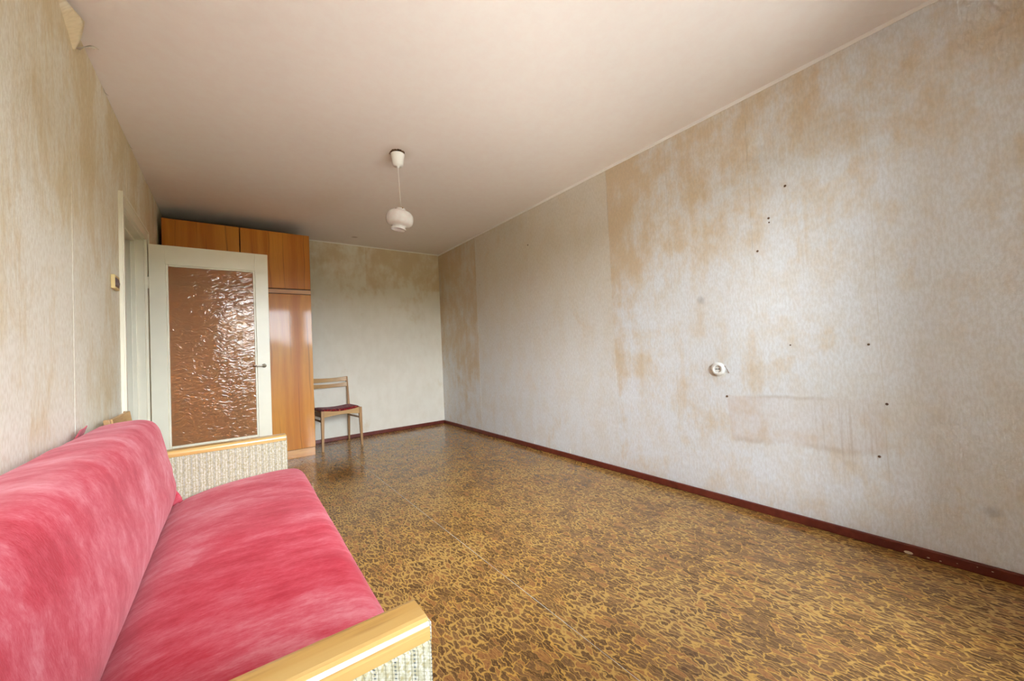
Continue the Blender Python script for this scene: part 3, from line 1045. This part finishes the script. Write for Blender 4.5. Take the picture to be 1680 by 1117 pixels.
# ------------------------------------------------------------------ sofa
SB = (.40, 1.52, 0)
AY0, AY1, AY2, AY3 = .561, .633, 2.412, 2.484
AX0, AX1, AZ = .055, .746, .630
sofa = thing('sofa', 'old sofa with faded red velvet cover and woven armrests along the left wall', 'sofa', SB)
for (a, b) in ((AY0, AY1), (AY2, AY3)):
    up = box('armrest', (AX0, a, .12), (AX1, b, AZ - .030), M_WEAVE, sofa, .006, org=SB)
    up['label'] = 'cream woven armrest panel'
    box('front_welt', (AX1 - .004, a + .002, AZ - .034), (AX1, b - .002, AZ - .006), M_WEAVE, up, .0018, org=SB)
    cp = box('armrest_cap', (AX0, a - .001, AZ - .030), (AX1 - .004, b + .001, AZ), M_OAK_X, up, .016, 4, org=SB,
             edges=lambda e: all(v.co.z > AZ - .001 for v in e.verts) and abs(e.verts[0].co.y - e.verts[1].co.y) < 1e-4, smooth=False)
    cp['label'] = 'honey-coloured wooden armrest cap'
box('base_frame', (.07, AY1, .13), (.735, AY2, .25), M_OAK_X, sofa, .004, org=SB)
for x in (.11, .70):
    for y in (AY0 + .035, AY3 - .035):
        lathe('leg', [(0, 0), (.014, 0), (.024, .12), (0, .12)], M_OAK_X, sofa, 16, Matrix.Translation((x, y, 0)), SB)


def fold(y, k):
    return math.sin(y * 9.1 + k) * .5 + math.sin(y * 21.3 + 2 * k) * .3 + math.sin(y * 43.0 + k * 3) * .2


def prof_eval(prof, s):
    """arc-length evaluation of a polyline smoothed with Catmull-Rom"""
    n = len(prof) - 1
    t = s * n
    i = min(int(t), n - 1)
    f = t - i
    p0, p1, p2, p3 = prof[max(i - 1, 0)], prof[i], prof[i + 1], prof[min(i + 2, n)]
    return [0.5 * (2 * p1[c] + (p2[c] - p0[c]) * f + (2 * p0[c] - 5 * p1[c] + 4 * p2[c] - p3[c]) * f * f +
                   (3 * p1[c] - p0[c] - 3 * p2[c] + p3[c]) * f ** 3) for c in (0, 1)]


SEATP = [(.20, .350), (.258, .368), (.290, .392), (.334, .417), (.42, .440), (.52, .455), (.62, .462), (.70, .463), (.755, .458), (.787, .442), (.803, .412),
         (.805, .36), (.800, .29), (.792, .22), (.785, .17)]


def seat_fn(u, v):
    y = AY1 + .003 + (AY2 - AY1 - .006) * v
    x, z = prof_eval(SEATP, u)
    far = v
    x += (far - .5) * .030 * min(1, max(0, (x - .3) / .4))
    e = min(v, 1 - v) * (AY2 - AY1)
    z -= .018 * math.exp(-e / .05) * (1 if x > .3 else .5)
    sag = math.sin(PI * v) * math.sin(PI * min(1, max(0, (u - .02) / .55)))
    z -= .010 * sag * (1 + .6 * math.sin(7 * v))
    if u > .62:
        x += .006 * fold(y, 1.0) * (u - .62) / .38
    else:
        z += .0022 * fold(y + x * .6, 2.0) * min(1, max(0, (x - .29) / .05))
    return (x, y, z)


st_ = grid('seat_cushion', seat_fn, 90, 160, M_SEATV, sofa, SB, .012)
st_['label'] = 'red velvet seat, brushed darker and lighter'
BACKP = [(.250, .33), (.266, .385), (.282, .425), (.288, .47), (.286, .52), (.274, .58), (.260, .64), (.246, .70), (.232, .745), (.212, .774), (.182, .786),
         (.140, .787), (.095, .783), (.058, .775), (.040, .750), (.036, .68), (.034, .56), (.034, .40), (.034, .25)]


def back_fn(u, v):
    y = AY1 + .006 + (AY2 - AY1 - .020) * v
    x, z = prof_eval(BACKP, u)
    e = min(v, 1 - v) * (AY2 - AY1)
    front = max(0.0, 1 - abs(u - .25) / .25)
    x += .010 * front * math.sin(PI * v) * max(0, (z - .40) / .3) - .012 * (1 - v) * front * max(0, 1 - abs(z - .42) / .2) - .012 * front * math.exp(-e / .04)
    if .35 < u < .72:
        z += .004 * fold(y, 4.0) - .010 * math.exp(-e / .03)
    x += front * .004 * fold(y * .8 + z * 1.3, 5.0)
    x += front * .006 * math.exp(-((z - .66 + (y - 1.0) * .10) / .03) ** 2) * math.sin(y * 2.0)
    return (x, y, z)


bk_ = grid('back_cushion', back_fn, 110, 170, M_BACKV, sofa, SB, .010)
bk_['label'] = 'red velvet cover draped over the backrest'



# closed ends of the backrest and the tuck of cloth hanging at its far end
for v, nm in ((0.0, 'cover_end'), (1.0, 'cover_end')):
    bm = bmesh.new()
    ring_ = [bm.verts.new(back_fn(k / 60.0, v)) for k in range(61)]
    bm.faces.new(ring_)
    bmesh.ops.triangulate(bm, faces=bm.faces)
    from_bm(nm, bm, M_BACKV, bk_, False, SB)


def tuck(u, v):
    z = .375 + .24 * v
    x = .292 - .055 * v
    return (x - .05 + .075 * u * (1 - .55 * v) + .006 * math.sin(9 * v), AY2 - .012 + .006 * math.sin(5 * v + 2 * u), z)


grid('cover_tuck', tuck, 6, 14, M_BACKV, bk_, SB, .004)


def tuft(u, v):
    return (.028 - .010 * u + .010 * v, 2.155 + .17 * u, .765 + .034 * v * math.sin(PI * (.25 + .75 * u) * .62) + .004 * math.sin(7 * u))


grid('cover_corner', tuft, 12, 6, M_BACKV, bk_, SB, .003)


# ------------------------------------------------------------------ chairs
def make_chair(label, loc, rz, group):
    """local axes: seat faces -y, rear posts at +y, origin on the floor under the seat centre"""
    c = thing('dining_chair', label, 'chair', loc, rz, group)
    hw, dep = .215, .21
    for s in (-1, 1):
        lf = [((s * (hw - .002), -dep - .006, 0), (.011, 0, 0), (0, .011, 0)), ((s * (hw - .008), -dep, .30), (.016, 0, 0), (0, .016, 0)),
              ((s * (hw - .010), -dep, .445), (.017, 0, 0), (0, .017, 0))]
        bar('leg', lf, M_CHAIR, c, .003)
        rl = [((s * (hw - .012), dep + .016, 0), (.010, 0, 0), (0, .012, 0)), ((s * (hw - .014), dep - .006, .25), (.012, 0, 0), (0, .016, 0)),
              ((s * (hw - .014), dep - .012, .42), (.012, 0, 0), (0, .019, 0)), ((s * (hw - .014), dep + .004, .58), (.011, 0, 0), (0, .015, 0)),
              ((s * (hw - .014), dep + .034, .795), (.010, 0, 0), (0, .011, 0))]
        bar('leg', rl, M_CHAIR, c, .003)
        bar('side_rail', [((s * (hw - .016), -dep + .014, .395), (.009, 0, 0), (0, 0, .024)), ((s * (hw - .018), dep - .028, .385), (.009, 0, 0), (0, 0, .024))], M_RAIL, c, .002)
        bar('stretcher', [((s * (hw - .012), -dep + .010, .325), (.006, 0, 0), (0, 0, .010)), ((s * (hw - .016), dep - .016, .315), (.006, 0, 0), (0, 0, .010))], M_RAIL, c, .002)
    n = 10
    fr = []
    for i in range(n + 1):
        t = i / n * 2 - 1
        zt = .446 - .020 * (1 - t * t)
        zb = .372 + .016 * (1 - t * t)
        fr.append(((t * (hw - .026), -dep - .004, (zt + zb) / 2), (0, .009, 0), (0, 0, (zt - zb) / 2)))
    bar('front_apron', fr, M_RAIL, c, .002)
    bar('rear_apron', [((-hw + .026, dep - .014, .395), (0, .009, 0), (0, 0, .022)), ((hw - .026, dep - .014, .395), (0, .009, 0), (0, 0, .022))], M_RAIL, c, .002)

    # two curved back slats
    for z0, z1, nm in ((.742, .795, 'back_slat'), (.672, .722, 'back_slat')):
        ss = []
        for i in range(n + 1):
            t = i / n * 2 - 1
            zc = (z0 + z1) / 2
            yb = dep + .004 + .030 * (zc - .58) / .215 + .020 * (1 - t * t) - .010
            dip = .012 * (1 - t * t)
            ss.append(((t * (hw - .022), yb, zc - dip * .6), (0, .0075, 0), (0, .004, (z1 - z0) / 2 - (.004 * (1 - t * t)))))
        bar(nm, ss, M_RAIL, c, .002)

    def cush(u, v):
        tx, ty = u * 2 - 1, v * 2 - 1
        x = tx * (hw - .004)
        y = ty * (dep - .004) - .004
        edge = (1 - abs(tx) ** 7) * (1 - abs(ty) ** 7)
        z = .447 - .022 * (1 - tx * tx) + .030 * max(0, edge) ** .5 - .002 - .008 * (ty + 1) * .5
        return (x, y, z)
    grid('seat_pad', cush, 24, 24, M_SEATC, c, (0, 0, 0), .014)
    return c


CHAIR_G = 'wooden dining chairs'
make_chair('wooden chair with red padded seat standing between wardrobe and right corner', (1.508, 4.922, 0), math.radians(4), CHAIR_G)
make_chair('wooden chair behind the sofa, only its curved top rail showing', (.292, 2.718, 0), PI / 2, CHAIR_G)
